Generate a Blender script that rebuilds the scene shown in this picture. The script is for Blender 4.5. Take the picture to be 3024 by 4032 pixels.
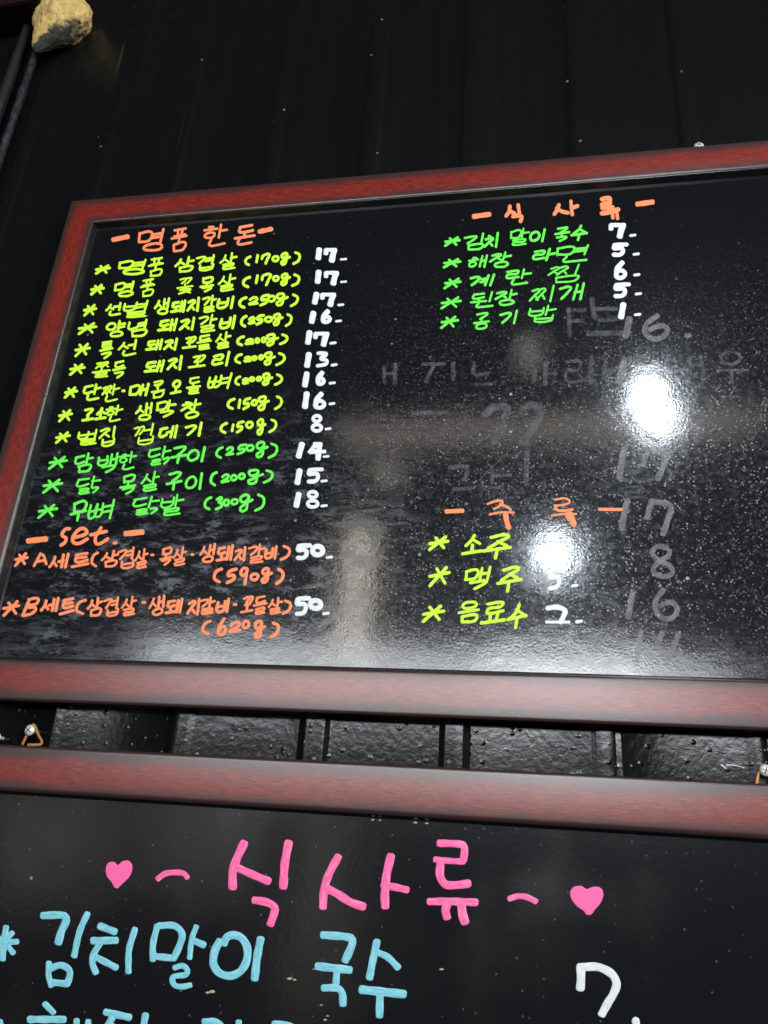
import bpy, bmesh, math, random
from mathutils import Vector, Matrix
random.seed(7)
for o in list(bpy.data.objects): bpy.data.objects.remove(o)
S = bpy.context.scene
C = S.collection

# ------------------------------------------------------------------ camera
CAMZ = 1.60                       # eye height
# solved from the vanishing points of the frames: pitch 22.5, yaw 11.2, roll -3.9
A, B, G = math.radians(22.4906), math.radians(11.1548), math.radians(-3.8651)
M = Matrix.Rotation(B, 3, 'Z') @ Matrix.Rotation(A, 3, 'X') @ Matrix.Rotation(G, 3, 'Y')
F = 3040.0; CX, CY = 1512.0, 2016.0
cam = bpy.data.cameras.new('camera'); co = bpy.data.objects.new('camera', cam); C.objects.link(co)
right, fwd, up = M.col[0], M.col[1], M.col[2]
R4 = Matrix((( right.x, up.x, -fwd.x, 0), (right.y, up.y, -fwd.y, 0), (right.z, up.z, -fwd.z, CAMZ), (0, 0, 0, 1)))
co.matrix_world = R4
cam.sensor_fit = 'VERTICAL'; cam.sensor_height = 36; cam.sensor_width = 27; cam.lens = F / 4032 * 36
cam.clip_start = 0.02; cam.clip_end = 100
cam.dof.use_dof = True; cam.dof.focus_distance = 0.71; cam.dof.aperture_fstop = 16
S.camera = co
S.view_settings.view_transform = 'Standard'; S.view_settings.look = 'None'
S.view_settings.exposure = 0; S.view_settings.gamma = 1

D = 0.65                          # distance from the lens to the writing surface
WALL = 0.665                      # wall face
FRONT = 0.6425                    # front of the frames

def ray(x, y): return M @ Vector(((x - CX) / F, 1, -(y - CY) / F))
def at(x, y, Y=D):                # point of the plane y=Y seen at this photo pixel
    d = ray(x, y); d = d * (Y / d.y); return Vector((d.x, d.y, d.z + CAMZ))

# ------------------------------------------------------------------ world, lamps and added lights
w = bpy.data.worlds.new('World'); S.world = w; w.use_nodes = True
w.node_tree.nodes['Background'].inputs[0].default_value = (0.9, 0.95, 1.0, 1)
w.node_tree.nodes['Background'].inputs[1].default_value = 0.03

def lamp(name, px, py, dist, sx, sy, watts, col, shape='ELLIPSE', spin=0.0, spread=180):
    """an area light placed where the board mirrors it; it faces the board"""
    p = at(px, py); d = ray(px, py).normalized(); r = Vector((d.x, -d.y, d.z))
    pos = p + r * dist
    L = bpy.data.lights.new(name, 'AREA'); L.shape = shape; L.size = sx; L.size_y = sy
    L.energy = watts; L.color = col; L.spread = math.radians(spread)
    o = bpy.data.objects.new(name, L); C.objects.link(o)
    o.location = pos
    o.rotation_euler = (-r).to_track_quat('-Z', 'Y').to_euler()
    o.rotation_euler.rotate_axis('Z', spin)
    return o
lamp('ceiling_lamp', 2570, 1600, 1.9, .05, .19, 6.5, (.82, .91, 1.0), spin=math.radians(18))
lamp('ceiling_lamp', 2185, 2190, 2.7, .10, .13, 7, (.82, .91, 1.0))
lamp('haze_panel_light', 2240, 2680, 3.6, .85, .36, 13, (.92, .96, 1.0), 'RECTANGLE')  # added soft panel, mirrored as haze in the bottom rail
lamp('haze_band_light', 1690, 2700, 4.0, 3.45, .36, 72, (.92, .96, 1), 'RECTANGLE')  # added wide light for a bright room region, mirrored as rail haze
lamp('upright_streak_light', 1400, 2330, 3.0, .045, .62, 3.6, (1, .93, .80), 'RECTANGLE')  # added strip light that makes the upright pale streak on the board
lamp('level_streak_light', 2120, 1690, 2.6, 1.75, .045, 2.0, (1, .9, .78), 'RECTANGLE')  # added strip light standing in for a pale lit beam
lamp('small_bulb', 1520, 1865, 2.6, .04, .05, .20, (1, .93, .78))
lamp('small_bulb', 2085, 1390, 2.2, .04, .05, .13, (1, .93, .80))
lamp('dull_patch_light', 2430, 2930, 3.2, .95, .10, .7, (1, .95, .86), 'RECTANGLE')  # this and the next: added dim lights, mirrored grey in the wall gap
lamp('dull_patch_light', 560, 2900, 3.2, .30, .12, .35, (.95, .97, 1), 'RECTANGLE')
lamp('dull_patch_light', 800, 3290, 3.4, .42, .34, .5, (1, .97, .86), 'RECTANGLE')  # from here on: added dim lights for dull reflections in the lower board
lamp('dull_patch_light', 180, 3300, 3.6, .5, .5, .8, (1, .96, .86), 'RECTANGLE')
lamp('dull_patch_light', 1260, 3560, 3.0, .10, .75, .5, (1, .97, .86), 'RECTANGLE')
# added key light, high to the right, clear of the boards' mirror angle: lights the paint
L = bpy.data.lights.new('key_light', 'AREA'); L.shape = 'RECTANGLE'; L.size = 1.2; L.size_y = 1.2
L.energy = 128; L.color = (.97, .98, 1)
o = bpy.data.objects.new('key_light', L); C.objects.link(o); o.location = (2.75, -1.5, 2.7)
o.rotation_euler = (Vector((-.1, .65, 1.9)) - o.location).to_track_quat('-Z', 'Y').to_euler()

# ------------------------------------------------------------------ materials
class N:
    def __init__(s, name):
        s.m = bpy.data.materials.new(name); s.m.use_nodes = True
        s.t = s.m.node_tree; s.b = s.t.nodes['Principled BSDF']
    def n(s, ty, **k):
        x = s.t.nodes.new(ty)
        for a, v in k.items():
            if hasattr(x, a): setattr(x, a, v)
            else: x.inputs[a.replace('_', ' ')].default_value = v
        return x
    def l(s, a, b): s.t.links.new(a, b)
    def coord(s, out='Object', scale=(1, 1, 1), loc=(0, 0, 0), rot=(0, 0, 0)):
        c = s.n('ShaderNodeTexCoord'); mp = s.n('ShaderNodeMapping')
        mp.inputs['Scale'].default_value = scale; mp.inputs['Location'].default_value = loc
        mp.inputs['Rotation'].default_value = rot
        s.l(c.outputs[out], mp.inputs[0]); return mp.outputs[0]
    def noise(s, vec, scale, detail=4, rough=.55, dist=0):
        x = s.n('ShaderNodeTexNoise'); x.inputs['Scale'].default_value = scale
        x.inputs['Detail'].default_value = detail; x.inputs['Roughness'].default_value = rough
        x.inputs['Distortion'].default_value = dist; s.l(vec, x.inputs['Vector']); return x.outputs['Fac']
    def vor(s, vec, scale, out='Distance', rnd=1):
        x = s.n('ShaderNodeTexVoronoi'); x.inputs['Scale'].default_value = scale
        x.inputs['Randomness'].default_value = rnd
        s.l(vec, x.inputs['Vector']); return x
    def ramp(s, fac, stops):
        x = s.n('ShaderNodeValToRGB'); e = x.color_ramp.elements
        for i, (p, c) in enumerate(stops):
            if i > 1: e.new(p)
            e[i].position = p; e[i].color = (*c, 1) if len(c) == 3 else c
        s.l(fac, x.inputs[0]); return x.outputs[0]
    def math(s, op, a, b=None, c=None, clamp=False):
        x = s.n('ShaderNodeMath'); x.operation = op; x.use_clamp = clamp
        for i, v in enumerate((a, b, c)):
            if v is None: continue
            if hasattr(v, 'links'): s.l(v, x.inputs[i])
            else: x.inputs[i].default_value = v
        return x.outputs[0]
    def mr(s, v, a, b, c=0, d=1, smooth=True):
        x = s.n('ShaderNodeMapRange'); s.l(v, x.inputs[0])
        if smooth: x.interpolation_type = 'SMOOTHSTEP'
        for i, q in enumerate((a, b, c, d)): x.inputs[i + 1].default_value = q
        return x.outputs[0]
    def mix(s, f, a, b):
        x = s.n('ShaderNodeMix'); x.data_type = 'RGBA'
        for i, v in ((0, f), (6, a), (7, b)):
            if hasattr(v, 'links'): s.l(v, x.inputs[i])
            else: x.inputs[i].default_value = v if i == 0 else (*v, 1)
        return x.outputs[2]
    def sep(s, v):
        x = s.n('ShaderNodeSeparateXYZ'); s.l(v, x.inputs[0]); return x.outputs
    def bump(s, h, strength, dist, prev=None):
        x = s.n('ShaderNodeBump'); x.inputs['Strength'].default_value = strength
        x.inputs['Distance'].default_value = dist; s.l(h, x.inputs['Height'])
        if prev is not None: s.l(prev, x.inputs['Normal'])
        return x.outputs[0]
    def set(s, **k):
        for a, v in k.items():
            i = s.b.inputs[a.replace('_', ' ')]
            if hasattr(v, 'links'): s.l(v, i)
            else: i.default_value = (*v, 1) if isinstance(v, tuple) and len(v) == 3 else v
        return s.m

def board_material(name, dirty):
    k = N(name); v = k.coord('Object')                 # object space: metres on the board
    x, y, z = k.sep(v)[0:3]
    # dust specks of three sizes, each a voronoi cell with a random small radius
    def specks(scale, keep, rmax, loc):
        vv = k.coord('Object', loc=loc)
        vo = k.vor(vv, scale); cs = k.sep(vo.outputs['Color'])
        on = k.math('LESS_THAN', cs[0], keep)
        rad = k.math('MULTIPLY', cs[1], rmax)
        wob = k.math('MULTIPLY', k.noise(vv, scale * 4, 2), rmax * .9)
        inside = k.math('LESS_THAN', k.math('ADD', vo.outputs['Distance'], wob), k.math('ADD', rad, rmax * .5))
        return k.math('MULTIPLY', k.math('MULTIPLY', on, inside), k.math('ADD', k.math('MULTIPLY', cs[2], .75), .25))
    if dirty:
        # where the board was wiped least: lower middle and lower right
        cloud = k.noise(v, 5.0, 3)
        dx = k.mr(x, -.22, .10); dz = k.mr(z, .22, -.10)
        zone = k.math('MULTIPLY', dx, dz)
        zone = k.math('MULTIPLY', zone, k.mr(cloud, .32, .62, .45, 1.0))
        fine = specks(520, 1.0, .42, (0, 0, 0)); mid = specks(230, .20, .15, (3, 1, 2)); big = specks(75, .28, .11, (1, 5, 2))
        fine2 = k.math('MULTIPLY', fine, k.mr(k.noise(k.coord('Object', scale=(1, 1, 1.8)), 48, 7, .85), .42, .58))
        sp = k.math('MULTIPLY', fine2, k.math('MULTIPLY', zone, .55))
        sp = k.math('MAXIMUM', sp, k.math('MULTIPLY', mid, k.math('ADD', k.math('MULTIPLY', zone, .95), .12)))
        sp = k.math('MAXIMUM', sp, k.math('MULTIPLY', big, k.math('ADD', k.math('MULTIPLY', zone, .6), .22)))
        # wiped chalk residue: torn patches in the lower left and along the bottom, streaked
        vs = k.coord('Object', rot=(0, math.radians(-38), 0), scale=(1, 1, 2.2))
        n1 = k.noise(vs, 38, 12, .80, .15)
        z1 = k.math('MULTIPLY', k.mr(z, .06, -.13), k.mr(x, -.46, -.33))
        z1 = k.math('MULTIPLY', z1, k.mr(x, .02, -.16))
        z1 = k.math('MULTIPLY', z1, k.mr(k.noise(v, 9, 2), .34, .52))
        sm = k.math('MULTIPLY', k.mr(n1, .50, .60), z1)
        vh = k.coord('Object', scale=(1, 1, 5))
        n2 = k.noise(vh, 34, 12, .82, .1)
        z2 = k.math('MULTIPLY', k.mr(z, -.21, -.29), k.mr(k.noise(v, 7, 2), .30, .55))
        sm = k.math('MAXIMUM', sm, k.math('MULTIPLY', k.mr(n2, .45, .56), k.math('MULTIPLY', z2, .8)))
        vd = k.coord('Object', rot=(0, math.radians(35), 0), scale=(1, 1, 6))
        n4 = k.noise(vd, 16, 10, .8)
        z4 = k.math('MULTIPLY', k.math('MULTIPLY', k.mr(z, -.02, -.12), k.mr(x, .30, .05)), k.mr(k.noise(v, 11, 2), .42, .58))
        sm = k.math('MAXIMUM', sm, k.math('MULTIPLY', k.mr(n4, .50, .60), k.math('MULTIPLY', z4, .55)))
        # general film of chalk dust
        n3 = k.noise(v, 160, 6, .8)
        film = k.math('MULTIPLY', k.mr(n3, .45, .75), k.math('MULTIPLY', zone, .22))
        dust = k.math('MAXIMUM', k.math('MULTIPLY', sm, .34), film)
        col = k.mix(dust, (.0045, .005, .0062), (.20, .22, .26))
        col = k.mix(sp, col, (.50, .52, .56))
        rough = k.math('ADD', k.math('MULTIPLY', k.math('MAXIMUM', dust, sp), .5), .085)
        # orange peel of the clear sheet over the board
        h = k.math('ADD', k.noise(v, 480, 3, .5), k.math('MULTIPLY', k.vor(v, 600).outputs['Distance'], .35))
        nb = k.bump(h, .07, .0006)
        nb = k.bump(k.noise(v, 45, 2), .035, .003, nb)
        k.set(Base_Color=col, Roughness=rough, Normal=nb, Specular_IOR_Level=.42, Coat_Weight=.09, Coat_Roughness=.28)
    else:
        mid = specks(210, .30, .16, (3, 1, 2)); big = specks(60, .10, .09, (1, 5, 2))
        sp = k.math('MAXIMUM', k.math('MULTIPLY', mid, .16), k.math('MULTIPLY', big, .42))
        cl = k.mr(k.noise(v, 6, 3), .45, .75)
        col = k.mix(k.math('MULTIPLY', cl, .25), (.0055, .0055, .0068), (.014, .011, .010))
        col = k.mix(sp, col, (.42, .42, .42))
        h = k.noise(v, 230, 4, .6)
        nb = k.bump(h, .07, .0009)
        nb = k.bump(k.noise(v, 14, 2), .05, .006, nb)
        k.set(Base_Color=col, Roughness=k.math('ADD', k.math('MULTIPLY', cl, .15), .16), Normal=nb, Specular_IOR_Level=.5)
    return k.m

def rail_material():
    k = N('cherry_foil'); v = k.coord('Object')
    x, y, z = k.sep(v)[0:3]
    # printed sunburst: black edges, red centre, with grain along the rail
    a = k.math('ABSOLUTE', z)
    wob = k.math('MULTIPLY', k.math('SUBTRACT', k.noise(k.coord('Object', scale=(1, 1, 4)), 22, 4), .5), .012)
    e = k.mr(k.math('ADD', a, wob), .0055, .0155)
    g1 = k.noise(k.coord('Object', scale=(1, 1, 11)), 85, 9, .78, .3)
    g2 = k.noise(k.coord('Object', scale=(1, 1, 7)), 260, 5, .8)
    red = k.ramp(g1, [(.34, (.050, .0050, .0042)), (.5, (.165, .013, .008)), (.66, (.36, .038, .018))])
    red = k.mix(k.mr(g2, .50, .60, 0, .6), red, (.06, .008, .007))
    dark = k.mix(g2, (.016, .009, .009), (.045, .024, .023))
    col = k.mix(k.math('MULTIPLY', e, .93), red, dark)
    nb = k.bump(k.noise(k.coord('Object', scale=(1, 1, 4)), 420, 3, .6), .06, .0006)
    nb = k.bump(g1, .05, .001, nb)
    return k.set(Base_Color=col, Roughness=.30, Specular_IOR_Level=.7, Normal=nb, Coat_Weight=.15, Coat_Roughness=.25)

def wall_material():
    k = N('black_painted_metal'); v = k.coord('Object')
    x, y, z = k.sep(v)[0:3]
    lump = k.noise(v, 170, 3, .55, .2)
    cell = k.vor(v, 170); drop = k.mr(cell.outputs['Distance'], .0, .42, 1, 0)
    some = k.math('LESS_THAN', k.sep(cell.outputs['Color'])[0], .22)
    drop = k.math('MULTIPLY', drop, some)
    h = k.math('ADD', k.math('MULTIPLY', lump, .40), k.math('MULTIPLY', drop, .8))
    low = k.mr(z, 1.80, 1.62)                         # the paint is lumpier lower down
    nb = k.n('ShaderNodeBump'); nb.inputs['Distance'].default_value = .0016
    k.l(h, nb.inputs['Height']); k.l(k.mr(z, 1.85, 1.65, .06, .22), nb.inputs['Strength'])
    nb2 = k.bump(k.noise(v, 9, 3), .07, .006, nb.outputs[0])
    vo = k.vor(k.coord('Object', loc=(4, 4, 4)), 95); cs = k.sep(vo.outputs['Color'])
    sp = k.math('MULTIPLY', k.math('LESS_THAN', cs[0], .20), k.math('LESS_THAN', k.math('ADD', vo.outputs['Distance'], k.math('MULTIPLY', k.noise(v, 500, 2), .12)), k.math('MULTIPLY', cs[1], .22)))
    streak = k.mr(k.noise(k.coord('Object', scale=(9, 1, .35)), 7, 4), .45, .75, 0, .22)
    sm = k.math('MULTIPLY', k.mr(k.noise(v, 22, 5, .7), .56, .74), .3)
    col = k.mix(k.math('MAXIMUM', streak, sm), (.0026, .0031, .0032), (.0070, .0082, .0084))
    col = k.mix(k.math('MULTIPLY', sp, k.math('MULTIPLY', cs[2], .6)), col, (.34, .38, .36))
    return k.set(Base_Color=col, Roughness=k.mr(z, 1.66, 2.2, .15, .26), Specular_IOR_Level=.30, Normal=nb2)

def paint(name, c, streak=0.0, rough=.5):
    k = N(name)
    uv = k.coord('UV', scale=(1, 1, 1))
    n = k.noise(k.coord('Object'), 900, 3)
    dark = tuple(q * .72 for q in c)
    col = k.mix(k.mr(n, .35, .7, 0, .35), c, dark)
    if streak:
        s = k.noise(k.coord('UV', scale=(.9, 2.6, 1)), 1.6, 4, .65)
        thin = tuple(q * .42 + .03 for q in c)
        col = k.mix(k.mr(s, .50, .60, 0, streak), col, thin)
        pale = tuple(min(1, q * .8 + .22) for q in c)
        s2 = k.noise(k.coord('UV', scale=(.7, 2.2, 1), loc=(9, 3, 0)), 1.3, 3, .6)
        col = k.mix(k.mr(s2, .48, .62, 0, .45), col, pale)
    nb = k.bump(k.noise(k.coord('Object'), 1400, 2), .1, .0003)
    return k.set(Base_Color=col, Roughness=rough, Specular_IOR_Level=.25, Normal=nb)

P = {
 'lime': paint('lime_marker_paint', (.56, .93, .045)), 'green': paint('green_marker_paint', (.13, .82, .075)),
 'orange': paint('orange_marker_paint', (.98, .26, .11)), 'white': paint('white_marker_paint', (.72, .75, .75)),
 'pink': paint('pink_marker_paint', (.93, .13, .36), .5), 'cyan': paint('cyan_marker_paint', (.19, .55, .64), .5),
 'bigwhite': paint('thick_white_paint', (.66, .70, .69), .35), 'heart': paint('pink_heart_paint', (.90, .13, .36)), 'scrap': paint('beige_flake', (.45, .36, .22)),
}
def ghost_material():
    k = N('faded_marker_trace')
    n = k.noise(k.coord('Object'), 110, 8, .8)
    k.set(Base_Color=(.30, .30, .31), Roughness=.7, Specular_IOR_Level=.2)
    k.set(Alpha=k.mr(n, .34, .66, .20, .60)); return k.m
def ghost_faint():
    k = N('fainter_marker_trace')
    n = k.noise(k.coord('Object'), 90, 8, .8)
    k.set(Base_Color=(.17, .18, .20), Roughness=.6, Specular_IOR_Level=.3)
    k.set(Alpha=k.mr(n, .36, .64, .04, .46)); return k.m
P['ghost'] = ghost_material(); P['faint'] = ghost_faint()
BLACKEDGE = N('black_frame_edge').set(Base_Color=(.010, .0095, .010), Roughness=.28, Specular_IOR_Level=.6)
RAIL = rail_material()

# ------------------------------------------------------------------ object helpers
def link(name, me, mat, parent=None, loc=(0, 0, 0), smooth=False):
    o = bpy.data.objects.new(name, me); C.objects.link(o)
    o.location = loc
    if mat: me.materials.append(mat)
    if smooth:
        for p in me.polygons: p.use_smooth = True
    if parent: o.parent = parent
    return o
def mesh(name, vs, fs, uvs=None):
    me = bpy.data.meshes.new(name); me.from_pydata([tuple(v) for v in vs], [], fs); me.update()
    if uvs:
        ul = me.uv_layers.new(name='UVMap')
        for lp in me.loops: ul.data[lp.index].uv = uvs[lp.vertex_index]
    return me
def empty(name, label, cat, loc, group=None):
    o = bpy.data.objects.new(name, None); C.objects.link(o); o.location = loc
    o['label'] = label; o['category'] = cat; o.empty_display_size = .02
    if group: o['group'] = group
    return o
def tag(o, label, cat, group=None):
    o['label'] = label; o['category'] = cat
    if group: o['group'] = group
    return o

# ------------------------------------------------------------------ wall of black ribbed metal
def build_wall():
    cuts = [at(px, 2890, WALL).x for px in (190, 228, 668, 748, 1190, 1288, 1742, 1838, 2338, 2432, 2948, 3030)]
    prof = []
    x0, x1 = -1.75, 1.35
    prof.append((x0, 0))
    pitch = .1165
    ribs = [(cuts[i], cuts[i + 1]) for i in range(0, len(cuts), 2)]
    left = ribs[0][0]; extra = []
    q = left - pitch
    while q > x0 + .05: extra.append((q, q + .019)); q -= pitch
    q = ribs[-1][0] + pitch
    while q < x1 - .05: extra.append((q, q + .019)); q += pitch
    for a, b in sorted(ribs + extra):
        prof += [(a - .0036, 0), (a - .0020, -.0004), (a + .0016, -.0020), (a + .0036, -.0025), (b - .0036, -.0025), (b - .0016, -.0020), (b + .0020, -.0004), (b + .0036, 0)]
    prof.append((x1, 0))
    z0, z1 = .9, 3.2; nz = 24
    vs, fs = [], []
    for j in range(nz + 1):
        z = z0 + (z1 - z0) * j / nz
        for (x, y) in prof: vs.append((x, WALL + y, z))
    n = len(prof)
    for j in range(nz):
        for i in range(n - 1): fs.append((j * n + i, j * n + i + 1, (j + 1) * n + i + 1, (j + 1) * n + i))
    b = len(vs)
    for (x, z) in ((x0, z0), (x1, z0), (x1, z1), (x0, z1)): vs.append((x, WALL + .04, z))
    fs.append((b, b + 3, b + 2, b + 1))
    o = link('wall', mesh('wall', vs, fs), wall_material(), smooth=True)
    o['kind'] = 'structure'; o['label'] = 'black painted ribbed metal wall behind both menu boards'
    return o
wall = build_wall()

# ------------------------------------------------------------------ boards
RW = .0405                        # rail width
def rail(parent, length, loc, rot, back=.0195, label=None):
    """rail along local x, outer edge at +z, mitred ends; front faces -y"""
    W = RW
    pr = [(-W/2 - 0.0, back), (-W/2, .0010), (-W/2 + .0007, .0002), (-W/2 + .0018, -.0005), (-W/2 + .0026, -.00058), (-W/2 + .0036, -.00063), (-W/4, -.0008), (0, -.0009), (W/4, -.0008), (W/2 - .0068, -.00066), (W/2 - .0056, -.0006), (W/2 - .0044, -.0004), (W/2 - .0034, .0004)]
    lip = [(W/2 - .0034, .0004), (W/2 - .0026, .0006), (W/2 - .0022, .0014), (W/2, .0072), (W/2, .0090)]
    def sheet(name, pr, mat):
        vs, fs = [], []; n = len(pr)
        seg = 12
        for j in range(seg + 1):
            t = j / seg
            for (c, f) in pr:
                inset = c + W / 2            # 0 at the outer edge, W at the inner edge
                xl, xr = -length / 2 + inset, length / 2 - inset
                vs.append((xl + (xr - xl) * t, f, -c))
        for j in range(seg):
            for i in range(n - 1): fs.append((j * n + i, j * n + i + 1, (j + 1) * n + i + 1, (j + 1) * n + i))
        o = link(name, mesh(name, vs, fs), mat, None)
        return o
    o = sheet('frame_rail', pr, RAIL)
    for p in o.data.polygons: p.use_smooth = True
    o.data.materials.append(BLACKEDGE)
    for p in o.data.polygons:
        if p.index % (len(pr) - 1) == 0: p.material_index = 1; p.use_smooth = False
    l = sheet('inner_lip', lip, BLACKEDGE); l.parent = o
    o.location = loc; o.rotation_euler = rot; o.parent = parent
    return o

def menu_board(label, xl, xr, zb, zt, mat):
    cx, cz = (xl + xr) / 2, (zb + zt) / 2
    root = empty('menu_board', label, 'menu board', (cx, WALL, zb), 'framed menu boards on the wall')
    Wd, Ht = xr - xl, zt - zb
    ly = FRONT - WALL
    rail(root, Wd, (0, ly, Ht - RW / 2), (0, 0, 0))
    rail(root, Wd, (0, ly, RW / 2), (0, math.pi, 0))
    rail(root, Ht, (-Wd / 2 + RW / 2, ly, Ht / 2), (0, -math.pi / 2, 0))
    rail(root, Ht, (Wd / 2 - RW / 2, ly, Ht / 2), (0, math.pi / 2, 0))
    iw, ih = Wd / 2 - RW + .002, Ht / 2 - RW + .002
    vs = [(-iw, 0, -ih), (iw, 0, -ih), (iw, 0, ih), (-iw, 0, ih), (-iw, .004, -ih), (iw, .004, -ih), (iw, .004, ih), (-iw, .004, ih)]
    fs = [(0, 1, 2, 3), (4, 7, 6, 5), (0, 4, 5, 1), (1, 5, 6, 2), (2, 6, 7, 3), (3, 7, 4, 0)]
    link('writing_surface', mesh('writing_surface', vs, fs), mat, root, (0, D - WALL, Ht / 2))
    bw, bh = Wd / 2 - .004, Ht / 2 - .004
    vs = [(sx * bw, yy, sz * bh) for yy in (0, .003) for sx, sz in ((-1, -1), (1, -1), (1, 1), (-1, 1))]
    link('back_panel', mesh('back_panel', vs, fs), BLACKEDGE, root, (0, .657 - WALL, Ht / 2))
    return root
XL = at(277, 799, FRONT).x; XR = .355
ZT = at(1500, 683, FRONT).z; ZB = at(1500, 2816, FRONT).z
upper = menu_board('upper black menu board with small lime, green and orange price list, framed in cherry red', XL, XR, ZB, ZT, board_material('glossy_blackboard', True))
ZT2 = at(1500, 3008, FRONT).z
lower = menu_board('lower black menu board with large pink and blue lettering and two pink hearts', XL + .002, XR + .004, ZT2 - .60, ZT2, board_material('lower_blackboard', False))

# ------------------------------------------------------------------ handwriting
def smooth_path(pts, step, closed=False):
    """rounded polyline: Catmull-Rom, tightened so corners stay corners"""
    if len(pts) < 3:
        n = max(2, int(math.dist(pts[0], pts[-1]) / step))
        return [(pts[0][0] + (pts[-1][0] - pts[0][0]) * i / n, pts[0][1] + (pts[-1][1] - pts[0][1]) * i / n) for i in range(n + 1)]
    out = []; n = len(pts); m = n if closed else n - 1
    for i in range(m):
        p1, p2 = pts[i], pts[(i + 1) % n]
        p0 = pts[i - 1] if (i > 0 or closed) else p1
        p3 = pts[(i + 2) % n] if (i + 2 < n or closed) else p2
        L = math.dist(p1, p2); k = max(2, int(L / step)); T = .46
        for j in range(k):
            t = j / k; t2, t3 = t * t, t * t * t
            h1, h2, h3, h4 = 2*t3 - 3*t2 + 1, -2*t3 + 3*t2, t3 - 2*t2 + t, t3 - t2
            l0 = math.dist(p0, p2) or 1; l1 = math.dist(p1, p3) or 1
            m0 = [(p2[q] - p0[q]) * T * 2 * L / l0 for q in (0, 1)]
            m1 = [(p3[q] - p1[q]) * T * 2 * L / l1 for q in (0, 1)]
            out.append(tuple(h1*p1[q] + h2*p2[q] + h3*m0[q] + h4*m1[q] for q in (0, 1)))
    if not closed: out.append(tuple(pts[-1]))
    return out

SEC = [(-1.0, -.35), (-.86, .55), (-.5, .92), (0, 1.0), (.5, .92), (.86, .55), (1.0, -.35)]
class Pen:
    def __init__(s): s.v, s.f, s.uv = [], [], []
    def stroke(s, pts, width, cap='round', closed=False, hgt=.00022, step=None, jit=True):
        step = step or max(3.0, width * .28)
        path = smooth_path(pts, step, closed)
        path = [path[0]] + [path[i] for i in range(1, len(path)) if math.dist(path[i], path[i-1]) > .4]
        n = len(path)
        if n < 2: return
        hgt *= random.uniform(.8, 1.25)
        ph, am = random.uniform(0, 6), .05 if jit else 0
        rows = []
        hw = width / 2
        tang = []
        for i in range(n):
            a = path[i - 1] if i else (path[-1] if closed else path[0])
            b = path[i + 1] if i < n - 1 else (path[0] if closed else path[-1])
            L = math.dist(a, b) or 1; tang.append(((b[0] - a[0]) / L, (b[1] - a[1]) / L))
        if not closed:
            ks = (1, .82, .5) if cap == 'round' else (.62, .42, .2)
            for t in ks:
                e = hw * t; r = math.sqrt(max(.02, 1 - t * t)) if cap == 'round' else {.62: .5, .42: .8, .2: .95}[t]
                rows.append(((path[0][0] - tang[0][0] * e, path[0][1] - tang[0][1] * e), tang[0], hw * r, .6 if t > .9 else .9))
        for i in range(n): rows.append((path[i], tang[i], hw * (1 + am * math.sin(ph + i * .9)), 1))
        if not closed:
            for t in ks[::-1]:
                e = hw * t; r = math.sqrt(max(.02, 1 - t * t)) if cap == 'round' else {.62: .5, .42: .8, .2: .95}[t]
                rows.append(((path[-1][0] + tang[-1][0] * e, path[-1][1] + tang[-1][1] * e), tang[-1], hw * r, .6 if t > .9 else .9))
        b = len(s.v); m = len(SEC); dist = random.uniform(0, 9); prev = None; u0 = random.uniform(0, 50)
        for (p, t, h, hs) in rows:
            if prev: dist += math.dist(prev, p) / 60
            prev = p
            for (a, q) in SEC:
                X = at(p[0] - t[1] * h * a, p[1] + t[0] * h * a)
                X.y -= hgt * q * hs if q > 0 else -.00006
                s.v.append(X); s.uv.append((dist, u0 + a * .5 * width / 30))
        R = len(rows)
        for i in range(R if closed else R - 1):
            i2 = (i + 1) % R
            for j in range(m - 1):
                s.f.append((b + i * m + j, b + i2 * m + j, b + i2 * m + j + 1, b + i * m + j + 1))
        if not closed:
            s.f.append(tuple(b + j for j in range(m))); e = b + (R - 1) * m
            s.f.append(tuple(e + j for j in range(m))[::-1])
    def blob(s, pts, hgt=.00022):
        path = smooth_path(pts, 4, True); n = len(path)
        cx = sum(p[0] for p in path) / n; cy = sum(p[1] for p in path) / n
        b = len(s.v); rings = [(1, -.3), (.97, .8), (.93, 1), (.45, 1)]
        for (k, q) in rings:
            for p in path:
                X = at(cx + (p[0] - cx) * k, cy + (p[1] - cy) * k); X.y -= hgt * q if q > 0 else -.00006
                s.v.append(X); s.uv.append((p[0] / 60, p[1] / 30))
        X = at(cx, cy); X.y -= hgt; s.v.append(X); s.uv.append((cx / 60, cy / 30)); c = len(s.v) - 1
        for r in range(len(rings) - 1):
            for i in range(n):
                j = (i + 1) % n; s.f.append((b + r*n + i, b + r*n + j, b + (r+1)*n + j, b + (r+1)*n + i))
        for i in range(n): s.f.append((b + (len(rings)-1)*n + i, b + (len(rings)-1)*n + (i+1) % n, c))
    def done(s, name, mat, board, label=None, shift=0.0):
        base = board.location + (board.parent.location if board.parent else Vector())
        vs = [Vector((v.x, v.y - shift, v.z)) - base for v in s.v]
        me = mesh(name, vs, s.f, s.uv)
        bm = bmesh.new(); bm.from_mesh(me); bmesh.ops.recalc_face_normals(bm, faces=bm.faces); 
        bm.to_mesh(me); bm.free()
        o = link(name, me, mat, board, smooth=True)
        if label: o['label'] = label
        return o

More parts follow.
